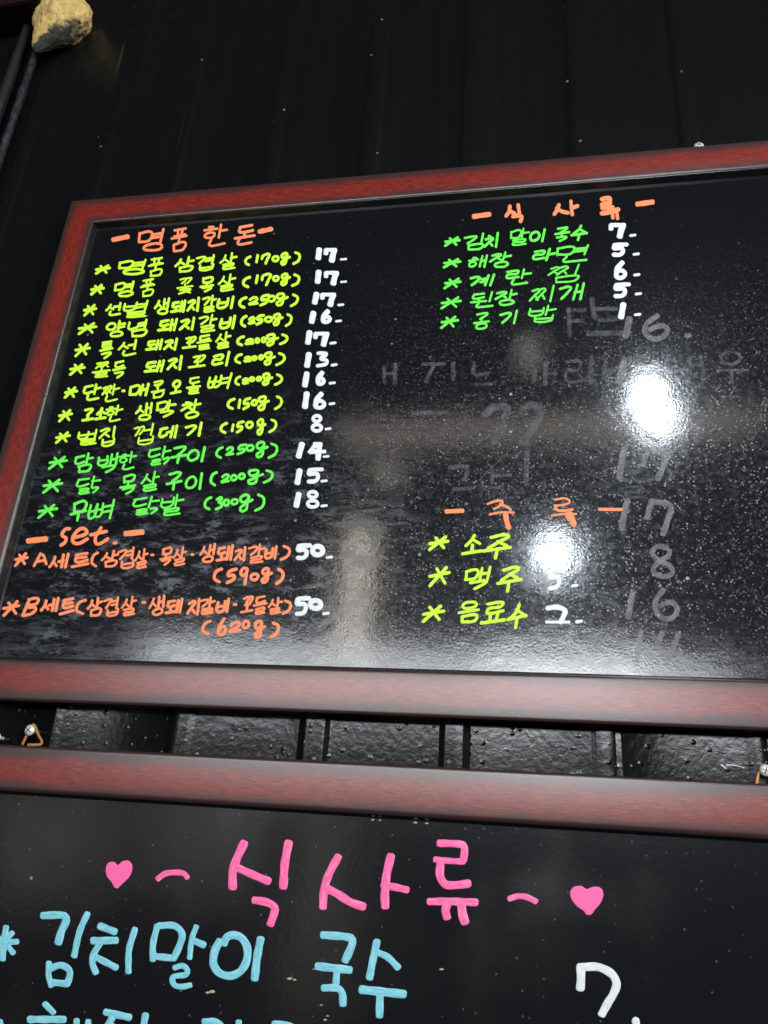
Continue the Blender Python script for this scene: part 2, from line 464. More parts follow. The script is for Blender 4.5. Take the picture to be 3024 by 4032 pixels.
# --- jamo as strokes in a unit box
def ring(n=10, a0=-2.0):
    return ('o', [(.5 + .5 * math.cos(a0 - i * 2 * math.pi / n), .5 + .5 * math.sin(a0 - i * 2 * math.pi / n)) for i in range(n)])
GI = [(0, .12), (.95, .04), (.80, .5), (.35, 1)]
CONS = {
 'ㄱ': [GI], 'ㄴ': [[(.1, 0), (.05, .80), (.3, 1), (1, .78)]],
 'ㄷ': [[(.05, .12), (.9, 0)], [(.1, .12), (.02, .8), (.3, 1), (1, .80)]],
 'ㄹ': [[(0, .1), (.9, .02), (.82, .42), (.08, .52), (.05, .95), (1, .88)]],
 'ㅁ': [[(.02, .08), (.1, .98)], [(.02, .08), (1, 0), (.9, .9), (.1, .98)]],
 'ㅂ': [[(.02, .05), (.08, 1), (.95, .92), (1, 0)], [(.08, .52), (.97, .46)]],
 'ㅅ': [[(.52, 0), (.38, .5), (0, 1)], [(.42, .45), (1, .92)]],
 'ㅇ': [ring()], 'ㅈ': [[(.05, .1), (.9, .02), (.5, .5), (0, 1)], [(.5, .5), (1, .95)]],
 'ㅊ': [[(.35, 0), (.65, .06)], [(.05, .32), (.95, .24), (.5, .6), (0, 1)], [(.5, .6), (1, .97)]],
 'ㅋ': [GI, [(.05, .52), (.8, .45)]],
 'ㅌ': [[(.05, .1), (.95, 0)], [(.08, .1), (.02, .8), (.3, 1), (1, .85)], [(.08, .5), (.9, .42)]],
 'ㅍ': [[(.02, .1), (1, 0)], [(.3, .08), (.34, .95)], [(.72, .04), (.68, .92)], [(0, 1), (1, .9)]],
 'ㅎ': [[(.35, 0), (.68, -.02)], [(-.05, .30), (1.05, .20)], ('o', [(.5 + .42 * math.cos(-2 - i * .628), .80 + .30 * math.sin(-2 - i * .628)) for i in range(10)])],
}
def tr(st, x0, y0, x1, y1):
    out = []
    for q in st:
        c = isinstance(q, tuple); pts = q[1] if c else q
        pts = [(x0 + (x1 - x0) * a, y0 + (y1 - y0) * b) for a, b in pts]
        out.append(('o', pts) if c else pts)
    return out
for d, s1 in (('ㄲ', 'ㄱ'), ('ㅃ', 'ㅂ'), ('ㅉ', 'ㅈ')):
    CONS[d] = tr(CONS[s1], 0, .05, .52, 1) + tr(CONS[s1], .48, 0, 1, .95)
CONS['ㄺ'] = tr(CONS['ㄹ'], 0, .1, .52, 1) + tr(CONS['ㄱ'], .68, 0, 1, .9)
CONS['ㄵ'] = CONS['ㄴ']
VV = {'ㅏ': [[(.28, 0), (.24, 1)], [(.26, .5), (1, .44)]], 'ㅑ': [[(.28, 0), (.24, 1)], [(.26, .38), (1, .32)], [(.26, .68), (1, .60)]],
 'ㅓ': [[(0, .52), (.7, .46)], [(.72, 0), (.70, 1)]], 'ㅕ': [[(0, .36), (.7, .30)], [(0, .66), (.7, .58)], [(.74, 0), (.70, 1)]],
 'ㅣ': [[(.5, 0), (.45, 1)]], 'ㅐ': [[(.1, .05), (.08, .96)], [(.1, .52), (.85, .46)], [(.88, 0), (.86, 1)]],
 'ㅔ': [[(0, .55), (.45, .48)], [(.48, .06), (.46, .96)], [(.92, 0), (.90, 1)]],
 'ㅖ': [[(0, .38), (.45, .32)], [(0, .66), (.45, .60)], [(.50, .06), (.48, .96)], [(.92, 0), (.90, 1)]]}
VH = {'ㅗ': [[(.48, 0), (.48, .8)], [(0, .95), (1, .82)]], 'ㅛ': [[(.32, 0), (.34, .8)], [(.66, 0), (.66, .76)], [(0, .95), (1, .82)]],
 'ㅜ': [[(0, .22), (1, .05)], [(.52, .15), (.50, 1)]], 'ㅠ': [[(0, .2), (1, .05)], [(.34, .15), (.28, .95)], [(.68, .12), (.68, 1)]],
 'ㅡ': [[(0, .62), (1, .40)]]}
CHO = 'ㄱㄲㄴㄷㄸㄹㅁㅂㅃㅅㅆㅇㅈㅉㅊㅋㅌㅍㅎ'
JUNG = 'ㅏㅐㅑㅒㅓㅔㅕㅖㅗㅘㅙㅚㅛㅜㅝㅞㅟㅠㅡㅢㅣ'
JONG = ['', 'ㄱ', 'ㄲ', 'ㄳ', 'ㄴ', 'ㄵ', 'ㄶ', 'ㄷ', 'ㄹ', 'ㄺ', 'ㄻ', 'ㄼ', 'ㄽ', 'ㄾ', 'ㄿ', 'ㅀ', 'ㅁ', 'ㅂ', 'ㅄ', 'ㅅ', 'ㅆ', 'ㅇ', 'ㅈ', 'ㅊ', 'ㅋ', 'ㅌ', 'ㅍ', 'ㅎ']
OTH = {
 '*': [[(0, .46), (1, .36)], [(.06, 1), (.80, 0)], [(.26, .06), (.84, .92)]],
 '(': [[(1, 0), (.45, .14), (.08, .45), (.12, .78), (.75, 1)]], ')': [[(.30, 0), (.85, .16), (1, .42), (.72, .76), (0, 1)]],
 '0': [('o', [(.5 + .5 * math.cos(-1.5 - i * .628), .5 + .5 * math.sin(-1.5 - i * .628)) for i in range(10)])],
 '1': [[(.7, 0), (.3, 1)]], '2': [[(.05, .25), (.4, 0), (.85, .12), (.75, .5), (.0, .95), (.3, .92), (1, .88)]],
 '3': [[(0, .1), (.8, 0), (.35, .42), (.9, .55), (.8, .88), (0, 1)]],
 '5': [[(1, 0), (.25, .08), (.15, .45), (.75, .45), (.85, .75), (.1, 1)]],
 '6': [[(.7, 0), (.15, .45), (.1, .85), (.55, 1), (.95, .78), (.75, .5), (.15, .66)]],
 '7': [[(.02, .42), (.12, .08), (.95, 0), (.80, .5), (.62, 1)]],
 '8': [('o', [(.5, 0), (.12, .16), (.30, .42), (.85, .66), (.72, .98), (.28, .98), (.1, .70), (.62, .42), (.88, .16)])],
 '9': [[(.85, .12), (.35, .05), (.05, .30), (.35, .48), (.8, .35), (.9, .1), (.7, 1)]],
 'g': [('o', [(.45, 0), (.12, .14), (.25, .40), (.62, .36), (.68, .10)]), [(.62, .30), (.45, .62), (.18, .78), (.30, 1), (.62, .92), (.66, .62), (.60, .40)], [(.60, .52), (1, .40)]],
 '·': [[(.45, .5), (.55, .5)]],
 'A': [[(.4, .05), (0, 1)], [(.4, .05), (.65, .2), (1, .95)], [(.2, .68), (.8, .62)]],
 'B': [[(.3, .05), (0, .95)], [(.3, .05), (.95, .05), (.85, .35), (.3, .48), (.85, .60), (.7, .9), (.05, 1)]],
 's': [[(.95, .05), (.5, .05), (.1, .38), (.65, .62), (.5, .9), (.05, .98)]],
 'e': [[(.15, .62), (.9, .30), (.6, 0), (.15, .35), (.1, .85), (.5, 1), (1, .68)]],
 't': [[(.5, 0), (.28, .6), (.45, 1), (1, .72)], [(0, .38), (.85, .25)]],
}
def glyph(ch):
    if ch in OTH: return OTH[ch]
    k = ord(ch) - 0xAC00; c, v, f = CHO[k // 588], JUNG[k % 588 // 28], JONG[k % 28]
    st = []
    if v in 'ㅏㅑㅓㅕㅣㅐㅔㅖ':
        thin = v == 'ㅣ'
        if f:
            cw, vx = {'ㅣ': (.58, .76), 'ㅏ': (.52, .56), 'ㅑ': (.5, .54), 'ㅐ': (.46, .60), 'ㅓ': (.46, .50), 'ㅕ': (.46, .50), 'ㅔ': (.42, .46), 'ㅖ': (.42, .46)}[v]
            st += tr(CONS[c], 0, .10, cw, .54) + tr(VV[v], vx, 0, 1, .60)
            st += tr(CONS[f], .20 if f in ('ㄺ', 'ㄹ') else .26, .67, 1 if f == 'ㄺ' else .95, 1)
        else:
            cw, vx = {'ㅣ': (.62, .84), 'ㅏ': (.52, .56), 'ㅑ': (.5, .54), 'ㅐ': (.46, .62), 'ㅓ': (.46, .52), 'ㅕ': (.46, .52), 'ㅔ': (.40, .46), 'ㅖ': (.40, .46)}[v]
            st += tr(CONS[c], 0, .15, cw, .88) + tr(VV[v], vx, 0, 1, 1)
    elif v in VH:
        if f: st += tr(CONS[c], .14, 0, .86, .34) + tr(VH[v], 0, .36, 1, .62 if v != 'ㅡ' else .56) + tr(CONS[f], .18, .68, .92, 1)
        else: st += tr(CONS[c], .14, 0, .88, .52) + tr(VH[v], 0, .52, 1, 1)
    else:
        r = {'ㅙ': 'ㅐ', 'ㅚ': 'ㅣ'}[v]; hh = .64 if f else 1
        st += tr(CONS[c], .02, .08 * hh, .50, .55 * hh) + tr(VH['ㅗ'], 0, .56 * hh, .62, .98 * hh) + tr(VV[r], .66 if r == 'ㅐ' else .62, 0, 1.0, hh)
        if f: st += tr(CONS[f], .26, .72, .98, 1)
    return st
def write(pen, ch, box, width, shx=.16, shy=.10, cap='round', org=(0, 0), sc=.5003):
    x0, y0, x1, y1 = [q * sc for q in box]
    x0 += org[0]; x1 += org[0]; y0 += org[1]; y1 += org[1]
    st = glyph(ch); h = width * .5
    if ch in '()1·0e': shy = 0
    if ch in '·': shx = 0
    if ch in '1()': shx = .05
    sk = []
    for q in st:
        c = isinstance(q, tuple); pts = q[1] if c else q
        sk.append((c, [(a + shx * (1 - b), b - shy * a) for a, b in pts]))
    al = [p for c, ps in sk for p in ps]
    a0, a1 = min(p[0] for p in al), max(p[0] for p in al); b0, b1 = min(p[1] for p in al), max(p[1] for p in al)
    jw = .018
    for c, ps in sk:
        jx, jy = random.uniform(-jw, jw), random.uniform(-jw, jw)
        pts = []
        for a, b in ps:
            u = (a - a0) / max(a1 - a0, 1e-6) + jx + random.uniform(-jw, jw); v = (b - b0) / max(b1 - b0, 1e-6) + jy + random.uniform(-jw, jw)
            u = min(1, max(0, u)); v = min(1, max(0, v))
            pts.append((x0 + h + (x1 - x0 - 2 * h) * u, y0 + h + (y1 - y0 - 2 * h) * v))
        pen.stroke(pts, width * random.uniform(.93, 1.06), cap, closed=c)
def fineness(c):
    """crowded syllables are written with a lighter hand"""
    if kind(c) != 'syllable': return 1
    k = ord(c) - 0xAC00; a, f = CHO[k // 588], JONG[k % 28]
    return (.80 if f in ('ㄺ', 'ㄹ', 'ㅂ', 'ㅊ') else .88 if f else 1) * (.86 if a in 'ㅎㅍㄲㅃㅉㅋ' else 1)
def kind(ch):
    return {'*': 'asterisk', '(': 'bracket', ')': 'bracket', '·': 'dot'}.get(ch, 'digit' if ch.isdigit() else 'letter' if ord(ch) < 128 else 'syllable')
def group_of(name, board, label, at_px):
    """an Empty for one written line; its characters are its children"""
    o = bpy.data.objects.new(name, None); C.objects.link(o); o.empty_display_size = .01
    o.parent = board; o.location = at(*at_px) - board.location
    if label: o['label'] = label
    return o
def line(board, color, text, org, boxes, width, label=None, name='menu_line', extra=None):
    """boxes: one per character (spaces skipped), each (x0,y0,x1,y1[,origin])"""
    chars = [c for c in text if c != ' ']
    assert len(chars) == len(boxes), (text, len(chars), len(boxes))
    o0 = boxes[0][4] if len(boxes[0]) > 4 and boxes[0][4] else org
    g = group_of(name, board, label, (o0[0] + boxes[0][0] * .5003, o0[1] + boxes[0][3] * .5003))
    for c, b in zip(chars, boxes):
        pen = Pen()
        write(pen, c, b[:4], width * fineness(c) * (b[5] if len(b) > 5 else 1), org=b[4] if len(b) > 4 and b[4] else org)
        pen.done(kind(c), P[color], g)
    for (nm, ex) in (extra or ()):
        pen = Pen(); ex(pen); pen.done(nm, P[color], g)
    return g
def Q(s, org=None):
    """parse 'x0 y0 x1 y1 / ...'"""
    return [tuple(float(q) for q in t.split()) + ((org,) if org else ()) for t in s.split('/')]

# ---- upper board, left column
R1, R2, R3, R4_, R5, R6, R7, R8 = (300, 860), (700, 860), (250, 1200), (700, 1200), (150, 1500), (700, 1500), (100, 1740), (700, 1740)
def dash(pen, org, p, q, wd, cap='flat'):
    a = (org[0] + p[0] * .5003, org[1] + p[1] * .5003); b = (org[0] + q[0] * .5003, org[1] + q[1] * .5003)
    pen.stroke([a, b], wd * .5003, cap)
OW = 12.5
ex = [('dash', lambda pen: dash(pen, R1, (288, 168), (408, 143), 38)), ('dash', lambda pen: dash(pen, R1, (1445, 103), (1532, 84), 38, 'round'))]
line(upper, 'orange', '명품한돈', R1, Q('483 75 697 262/742 65 880 268/1000 38 1200 228/1240 42 1412 218'), OW, "orange heading '- 명품 한돈 -'", 'heading_lettering', ex)
LW = 11.3
items = [
 ('lime', '*명품삼겹살(170g)', Q('145 360 275 445/328 315 555 450/562 300 692 462/770 295 935 430/940 278 1092 416/1125 265 1270 412', R1) + Q('522 290 582 378/608 280 640 355/650 270 730 365/735 288 803 347/805 262 890 374/900 258 970 370', R2), '17', R2, '1080 236 1138 322/1146 232 1258 342', (1275, 312, 1332, 330)),
 ('lime', '*명품꽃목살(170g)', Q('108 515 225 608/295 488 460 622/502 468 622 622/785 458 922 602/968 455 1085 585/1112 432 1260 580', R1) + Q('505 450 578 550/605 440 638 517/650 430 740 535/740 443 803 502/805 425 893 535/890 430 965 540', R2), '17', R2, '1075 412 1134 508/1147 412 1272 522', (1277, 490, 1332, 508)),
 ('lime', '*선별생돼지갈비(250g)', Q('52 672 165 775/225 655 358 770/370 640 570 785/610 620 740 762/738 638 868 748/865 615 975 738/990 600 1110 745/1105 605 1248 715', R1) + Q('475 612 548 712/548 612 638 688/640 592 725 695/700 600 775 665/768 578 873 695/880 590 955 700', R2), '17', R2, '1052 586 1117 672/1117 584 1250 690', (1255, 670, 1310, 690)),
 ('lime', '*양념돼지갈비(250g)', Q('110 135 265 240/330 120 495 258/500 108 665 258/735 102 902 215/905 92 1040 208/1062 70 1215 222/1225 78 1360 195', R3) + Q('490 78 550 180/545 90 615 160/610 72 685 165/675 85 750 145/745 60 835 172/840 65 905 178', R4_), '16', R4_, '1028 56 1092 143/1118 36 1222 150', (1238, 118, 1292, 138)),
 ('lime', '*특선돼지꼬들살(200g)', Q('82 298 215 415/280 280 395 430/425 268 580 408/640 265 785 365/780 258 903 362/930 245 1050 350/1045 230 1170 360/1190 208 1322 350', R3) + Q('460 240 528 330/520 262 600 320/600 255 650 310/650 248 700 305/690 220 800 330/795 225 872 322', R4_), '17', R4_, '998 208 1062 308/1064 212 1197 324', (1192, 290, 1250, 312)),
 ('lime', '*쫄득돼지꼬리(200g)', Q('42 458 175 560/222 445 370 577/380 435 492 585/628 428 802 538/808 395 942 520/978 390 1122 502/1165 362 1315 488', R3) + Q('445 380 512 470/510 400 580 458/575 395 630 445/630 388 680 440/675 365 772 482/765 370 850 485', R4_), '13', R4_, '992 380 1057 490/1085 370 1197 490', (1202, 462, 1258, 485)),
 ('lime', '*단짠·매콤오돌뼈(200g)', Q('0 642 115 742/150 615 302 758/295 620 448 768/455 666 488 702/510 612 682 722/685 592 800 742/835 588 930 710/962 562 1082 712/1130 530 1332 665', R3) + Q('445 555 500 640/498 572 560 632/555 562 610 612/612 558 665 607/660 530 752 640/755 538 830 640', R4_), '16', R4_, '975 533 1040 644/1077 520 1174 637', (1187, 605, 1243, 627)),
 ('lime', '*고소한생막창(150g)', Q('155 220 275 328/338 208 440 322/440 205 540 312/530 185 672 325/760 165 905 315/925 145 1090 292/1118 138 1290 300', R5) + Q('385 130 455 230/468 138 500 222/505 125 580 232/570 140 632 202/625 112 727 240/755 112 828 232', R6), '16', R6, '975 90 1040 214/1058 86 1177 226', (1187, 168, 1240, 190)),
 ('lime', '*벌집껍데기(150g)', Q('128 395 258 498/308 375 468 510/470 350 612 518/752 330 915 505/940 340 1108 455/1152 320 1298 440', R5) + Q('328 322 395 418/415 333 447 404/455 308 527 415/528 312 598 380/618 290 700 432/710 295 785 412', R6), '8', R6, '1038 262 1150 406', (1155, 366, 1210, 388)),
 ('green', '*담백한닭구이(250g)', Q('75 585 235 702/282 562 440 728/468 560 637 730/630 550 780 705/862 508 1050 668/1035 505 1178 655/1165 512 1322 642', R5) + Q('295 512 362 615/368 512 445 595/460 490 547 588/530 495 605 560/610 468 715 610/705 482 792 615', R6), '14', R6, '925 488 1002 604/1015 488 1167 622', (1140, 585, 1195, 604)),
 ('green', '*닭목살구이(200g)', Q('130 285 298 410/395 262 597 418/738 252 872 418/905 225 1062 395/1098 230 1237 385/1250 238 1402 382', R7) + Q('250 230 315 352/330 248 410 330/408 250 472 314/470 240 535 302/545 210 680 340/665 215 755 332', R8), '15', R8, '915 216 984 332/1005 200 1152 328', (1122, 297, 1180, 318)),
 ('green', '*무뼈닭발(300g)', Q('92 485 258 608/345 458 490 628/488 445 712 610/840 418 1060 580/1065 408 1252 585', R7) + Q('202 425 272 540/290 428 357 542/350 445 412 512/410 440 480 502/480 405 598 558/600 405 690 552', R8), '18', R8, '907 402 977 512/998 380 1124 525', (1122, 492, 1180, 514)),
]
def pbox(org, b):
    return org[0] + b[0] * .5003, org[1] + b[1] * .5003, org[0] + b[2] * .5003, org[1] + b[3] * .5003
def price_digit(pen, ch, box, vw, hw):
    """chisel-tip digit: thick downstrokes, thinner side strokes"""
    x0, y0, x1, y1 = box; W, H = x1 - x0, y1 - y0
    def P2(u, v): return (x0 + W * u, y0 + H * v)
    def st(pts, wd, cap='flat', closed=False): pen.stroke([P2(*p) for p in pts], wd, cap, closed)
    if ch == '1':
        pen.stroke([(x1 - vw * .52, y0 + vw * .16), (x0 + vw * .52, y1 - vw * .16)], vw, 'flat')
    elif ch == '7':
        a = hw / W / 2; b = hw / H / 2; c = vw / W / 2
        st([(a + .02, b), (1 - c * .6, b)], hw)
        st([(c * .8 + .01, b), (c * .8, .42)], vw * .8)
        st([(1 - c - .01, b + .02), (1 - c - .12, .5), (1 - c - .20, 1 - vw / H * .16)], vw)
    elif ch == '5':
        a = hw / W / 2; b = hw / H / 2
        st([(.98 - a, b), (.30, b + .02)], hw, 'round')
        st([(.24, b + .04), (.18, .40)], vw * .85)
        st([(.20, .42), (.62, .42), (.66, .66), (.50, .85), (.18, 1 - b)], vw * .72, 'round')
    elif ch == '6':
        c = vw / W / 2
        st([(.62, vw / H * .3), (c + .08, .42), (c + .02, .72)], vw * .85)
        st([(c, .68), (.48, .50), (1 - c, .66), (.62, 1 - vw / H * .38), (c + .04, .86)], vw * .70, 'round', True)
    elif ch == '3':
        a = hw / W / 2
        st([(a + .04, .10), (.72, .10), (.72, .22), (.36, .44), (.78, .56), (.72, .80), (a, .92)], vw * .62, 'round')
    elif ch == '8':
        for cy, ry, rx in ((.24, .20, .33), (.74, .22, .40)):
            st([(.5 + (rx - .0) * math.cos(i * .785) * .8, cy + ry * math.sin(i * .785) * .8) for i in range(8)], vw * .62, 'round', True)
    elif ch == '4':
        a = hw / H / 2
        st([(.45, .06), (.30, .30), (.12, .55)], vw * .6); st([(.16, .56), (.95, .50)], hw * .9)
        st([(.38, .06), (.74, .06)], hw); st([(.40, .22), (.60, .24), (.66, .40), (.30, .44)], vw * .5)
        st([(.68, .06), (.62, .5), (.58, .94)], vw * .95)
    elif ch == '0':
        st([(.5 + .33 * math.cos(i * .785), .5 + .31 * math.sin(i * .785)) for i in range(8)], vw * .85, 'round', True)
    elif ch == '2':
        st([(.12, .12), (.45, .06), (.78, .25), (.72, .6), (.62, .92)], vw * .8, 'round'); st([(.05, .93), (.95, .93)], hw * .8)
def price(board, color, digits, org, boxes, db, vw, hw, label=None, name='price_lettering'):
    bb = Q(boxes)
    g = group_of(name, board, label, (org[0] + bb[0][0] * .5003, org[1] + bb[0][3] * .5003))
    for ch, b in zip(digits, bb):
        pen = Pen(); price_digit(pen, ch, pbox(org, b), vw, hw); pen.done('digit', P[color], g)
    a, b, c, d = pbox(org, db); h = (d - b); pen = Pen()
    pen.stroke([(a + h / 2, (b + d) / 2 + h * .1), (c - h / 2, (b + d) / 2 - h * .1)], h, 'round')
    pen.done('dash', P[color], g)
    return g
for (col, txt, bx, pr, po, pb, db) in items:
    line(upper, col, txt, None, bx, LW, f"{'lime' if col == 'lime' else 'green'} menu line '{txt}'")
    price(upper, 'white', pr, po, pb, db, 24, 16, f"white price '{pr}.-'".replace('.-', '.'))
S1, S2 = (0, 2060), (600, 2060)
ex = [('dash', lambda pen: dash(pen, S1, (218, 140), (362, 124), 46)), ('dash', lambda pen: dash(pen, S1, (985, 83), (1122, 70), 46))]
line(upper, 'orange', 'set·', S1, Q('465 30 560 188/558 25 702 175/700 22 862 182/885 142 925 180'), 14, "orange heading '- set. -'", 'heading_lettering', ex)
line(upper, 'orange', '*A세트(삼겹살·목살·생돼지갈비)', None, Q('108 228 225 345/255 230 375 348/378 230 548 358/550 225 705 358/712 222 780 352/790 208 938 352/925 180 1062 360/1055 195 1172 365/1182 238 1215 270/1253 185 1360 338/1352 180 1475 340/1498 235 1530 272', S1) + Q('366 155 502 315/495 165 642 305/635 180 742 305/752 158 892 320/880 170 988 288/1000 170 1092 300', S2), LW + .5, 'orange line for set A')
line(upper, 'orange', '(590g)', S2, Q('475 345 558 475/575 348 672 482/680 342 760 492/762 385 845 460/850 342 950 480/962 350 1042 488'), 13.5, "orange weight '(590g)'")
line(upper, 'orange', '*B세트(삼겹살·생돼지갈비·꼬들살)', None, Q('15 605 162 738/165 582 312 742/312 580 470 700/460 580 590 728/592 592 685 725/680 578 812 740/812 572 940 740/948 568 1080 735/1112 612 1150 648/1165 560 1302 735', S1) + Q('95 585 247 718/262 585 382 730/372 575 502 725/495 585 612 710/632 628 668 665/688 568 797 712/790 565 907 725/905 580 1030 722/1015 600 1100 725', S2), LW + 1, 'orange line for set B')
line(upper, 'orange', '(620g)', S2, Q('385 758 468 888/502 738 585 892/590 768 700 868/698 758 772 838/795 755 895 915/918 772 1005 908'), 13.5, "orange weight '(620g)'")
price(upper, 'white', '50', S2, '1122 156 1258 292/1238 160 1362 272', (1365, 258, 1422, 280), 25, 19, "white price '50.' of set A")
price(upper, 'white', '50', S2, '1113 572 1252 732/1220 588 1347 692', (1335, 698, 1395, 724), 25, 19, "white price '50.' of set B")

# ---- upper board, right column
T, U = (1700, 760), (1650, 1940)
def poly(pen, org, pts, wd, cap='round', sc=.5003, closed=False):
    pen.stroke([(org[0] + a * sc, org[1] + b * sc) for a, b in pts], wd * sc, cap, closed)
def pieces(org, color, segs, cuts, label, name='heading_lettering', cap='round', board=None):
    """strokes sorted into characters by the x of their first point"""
    board = board or upper
    g = group_of(name, board, label, (org[0] + segs[0][0][0][0] * .5003, org[1] + segs[0][0][0][1] * .5003))
    for (a, b, nm) in cuts:
        pen = Pen()
        for pts, wd in segs:
            if a <= pts[0][0] < b: poly(pen, org, pts, wd, 'flat' if nm == 'dash' and wd > 30 else cap)
        pen.done(nm, P[color], g)
pieces(T, 'orange', (([(328, 185), (455, 167)], 40), ([(1615, 88), (1740, 70)], 42), ([(615, 105), (605, 150), (585, 180)], 30), ([(610, 140), (650, 160)], 32), ([(680, 95), (688, 155)], 30), ([(640, 185), (705, 182), (698, 222)], 32),
                ([(1000, 95), (985, 135), (965, 165)], 32), ([(985, 120), (1025, 145), (1070, 155)], 32), ([(1095, 65), (1100, 120), (1105, 170)], 28), ([(1100, 120), (1145, 102)], 32),
                ([(1340, 48), (1400, 40), (1395, 72)], 36), ([(1400, 78), (1340, 90), (1350, 115)], 38), ([(1345, 118), (1420, 112)], 38), ([(1340, 160), (1400, 150), (1465, 130)], 38),
                ([(1420, 150), (1425, 195)], 28), ([(1455, 145), (1462, 200)], 28)),
   ((0, 500, 'dash'), (500, 900, 'syllable'), (900, 1300, 'syllable'), (1300, 1600, 'syllable'), (1600, 1900, 'dash')), "orange heading '- 식 사 류 -'")
GW = 10.5
for txt, bx, pr, pb, db in (
 ('*김치말이국수', '95 340 230 425/250 312 417 455/405 305 530 435/615 270 772 418/765 275 900 390/960 262 1090 387/1090 248 1230 380', '7', '1390 235 1532 352', (1553, 322, 1610, 344)),
 ('*해장라면', '85 510 235 595/285 482 447 590/450 458 632 592/790 430 982 538/980 402 1240 548', '5', '1408 388 1552 502', (1580, 470, 1637, 492)),
 ('*계란찜', '90 665 235 760/298 632 502 738/582 592 788 730/910 555 1165 712', '6', '1425 532 1547 684', (1585, 632, 1642, 655)),
 ('*된장찌개', '65 812 238 918/300 772 490 908/492 755 677 892/762 722 970 862/1000 702 1210 848', '5', '1420 702 1570 828', (1597, 782, 1655, 805)),
 ('*공기밥', '65 965 215 1072/322 935 458 1078/528 915 682 1035/758 880 984 1022', '1', '1463 868 1534 986', (1590, 945, 1650, 968))):
    line(upper, 'green', txt, T, Q(bx), GW, f"green menu line '{txt}'")
    price(upper, 'white', pr, T, pb, db, 25, 17, f"white price '{pr}.' beside {txt[1:]}")
pieces(U, 'orange', (([(212, 148), (345, 142)], 36), ([(1420, 130), (1500, 132), (1590, 132)], 26), ([(540, 88), (600, 68), (655, 72), (625, 110), (590, 128)], 20), ([(640, 90), (705, 118)], 24), ([(555, 172), (640, 155), (745, 156)], 18), ([(680, 165), (688, 220), (705, 272)], 42),
                ([(1070, 55), (1150, 45), (1185, 70), (1140, 95), (1070, 102)], 18), ([(1070, 102), (1085, 135), (1140, 142), (1205, 132)], 24), ([(1045, 180), (1140, 168), (1235, 168)], 18), ([(1165, 172), (1180, 205)], 40), ([(1190, 170), (1215, 245)], 48)),
   ((0, 400, 'dash'), (400, 900, 'syllable'), (900, 1300, 'syllable'), (1300, 1700, 'dash')), "orange heading '- 주 류 -'")
for txt, bx, pr, pb, db in (
 ('*소주', '68 335 238 462/325 322 497 495/490 320 734 528', '5', '1000 310 1128 446', (1165, 425, 1225, 445)),
 ('*맥주', '72 572 252 745/352 575 572 768/603 578 815 788', '5', '1003 598 1152 768', (1195, 720, 1255, 745)),
 ('*음료수', '20 880 208 1030/303 848 480 1030/478 850 682 1042/685 868 856 1078', '2', '990 893 1192 1028', (1228, 1000, 1290, 1028))):
    line(upper, 'lime', txt, U, Q(bx), 13.5, f"lime menu line '{txt}'")
    price(upper, 'white', pr, U, pb, db, 26, 15, f"white price '{pr}.' beside {txt[1:]}")

# ---- traces of erased writing
def trace(segs, org, sc, mat):
    p = segs[0][0][0]
    g = group_of('erased_lettering', upper, 'faint grey trace of wiped-off writing', (org[0] + p[0] * sc, org[1] + p[1] * sc))
    for pts, wd in segs:
        pen = Pen(); pen.stroke([(org[0] + a * sc, org[1] + b * sc) for a, b in pts], wd * sc, 'flat', hgt=.00006)
        pen.done('mark', P[mat], g)
G1, G2, G3, gs = (2200, 1100), (2200, 1850), (1350, 1200), .4967
trace([([(785, 285), (700, 350), (682, 410), (720, 460), (790, 472), (850, 430), (858, 385), (800, 368), (720, 400)], 46), ([(560, 310), (530, 450)], 58), ([(1005, 447), (1040, 445)], 36)], G1, gs, 'ghost')
trace([([(520, 640), (500, 720), (475, 815)], 58), ([(990, 810), (1030, 810)], 34)], G1, gs, 'ghost')
trace([([(518, 1340), (500, 1440), (480, 1570)], 58), ([(715, 1350), (690, 1400), (665, 1475)], 52), ([(700, 1350), (855, 1372), (840, 1450), (785, 1580)], 55)], G1, gs, 'ghost')
trace([([(545, 240), (520, 340), (498, 470)], 54), ([(735, 245), (700, 380)], 50), ([(740, 250), (885, 285), (865, 390), (825, 510)], 52)], G2, gs, 'ghost')
trace([([(860, 620), (790, 605), (740, 650), (780, 710), (880, 760), (900, 820), (820, 845), (750, 800), (790, 730), (870, 680), (880, 640)], 44)], G2, gs, 'ghost')
trace([([(585, 970), (550, 1170)], 52), ([(830, 950), (765, 1050), (790, 1150), (880, 1180), (940, 1110), (890, 1050), (800, 1080)], 46)], G2, gs, 'ghost')
trace([([(655, 1280), (620, 1510)], 48), ([(820, 1290), (790, 1420), (970, 1460)], 48), ([(950, 1300), (850, 1540)], 48)], G2, gs, 'ghost')
trace([([(330, 1030), (430, 1055), (475, 1120), (440, 1215), (355, 1265)], 50)], G2, gs, 'faint')
trace([([(230, 430), (560, 425)], 46), ([(262, 150), (300, 305), (510, 308)], 42), ([(300, 235), (460, 235)], 34), ([(70, 245), (210, 240)], 34), ([(80, 330), (200, 328)], 34), ([(80, 230), (85, 450)], 36)], G1, gs, 'faint')
trace([([(1430, 590), (1350, 572), (1285, 610), (1300, 655), (1380, 672), (1440, 630), (1425, 590)], 28), ([(1250, 722), (1500, 720)], 22), ([(1370, 740), (1370, 820)], 34),
       ([(60, 655), (165, 650), (155, 715), (65, 730), (70, 810), (215, 795)], 26), ([(255, 620), (260, 820)], 44), ([(375, 630), (380, 800), (570, 795)], 36), ([(380, 720), (560, 715)], 30), ([(560, 620), (560, 790)], 30),
       ([(1040, 620), (1030, 740)], 34), ([(1040, 680), (1120, 675)], 24), ([(1120, 600), (1150, 750)], 34)], G1, gs, 'faint')
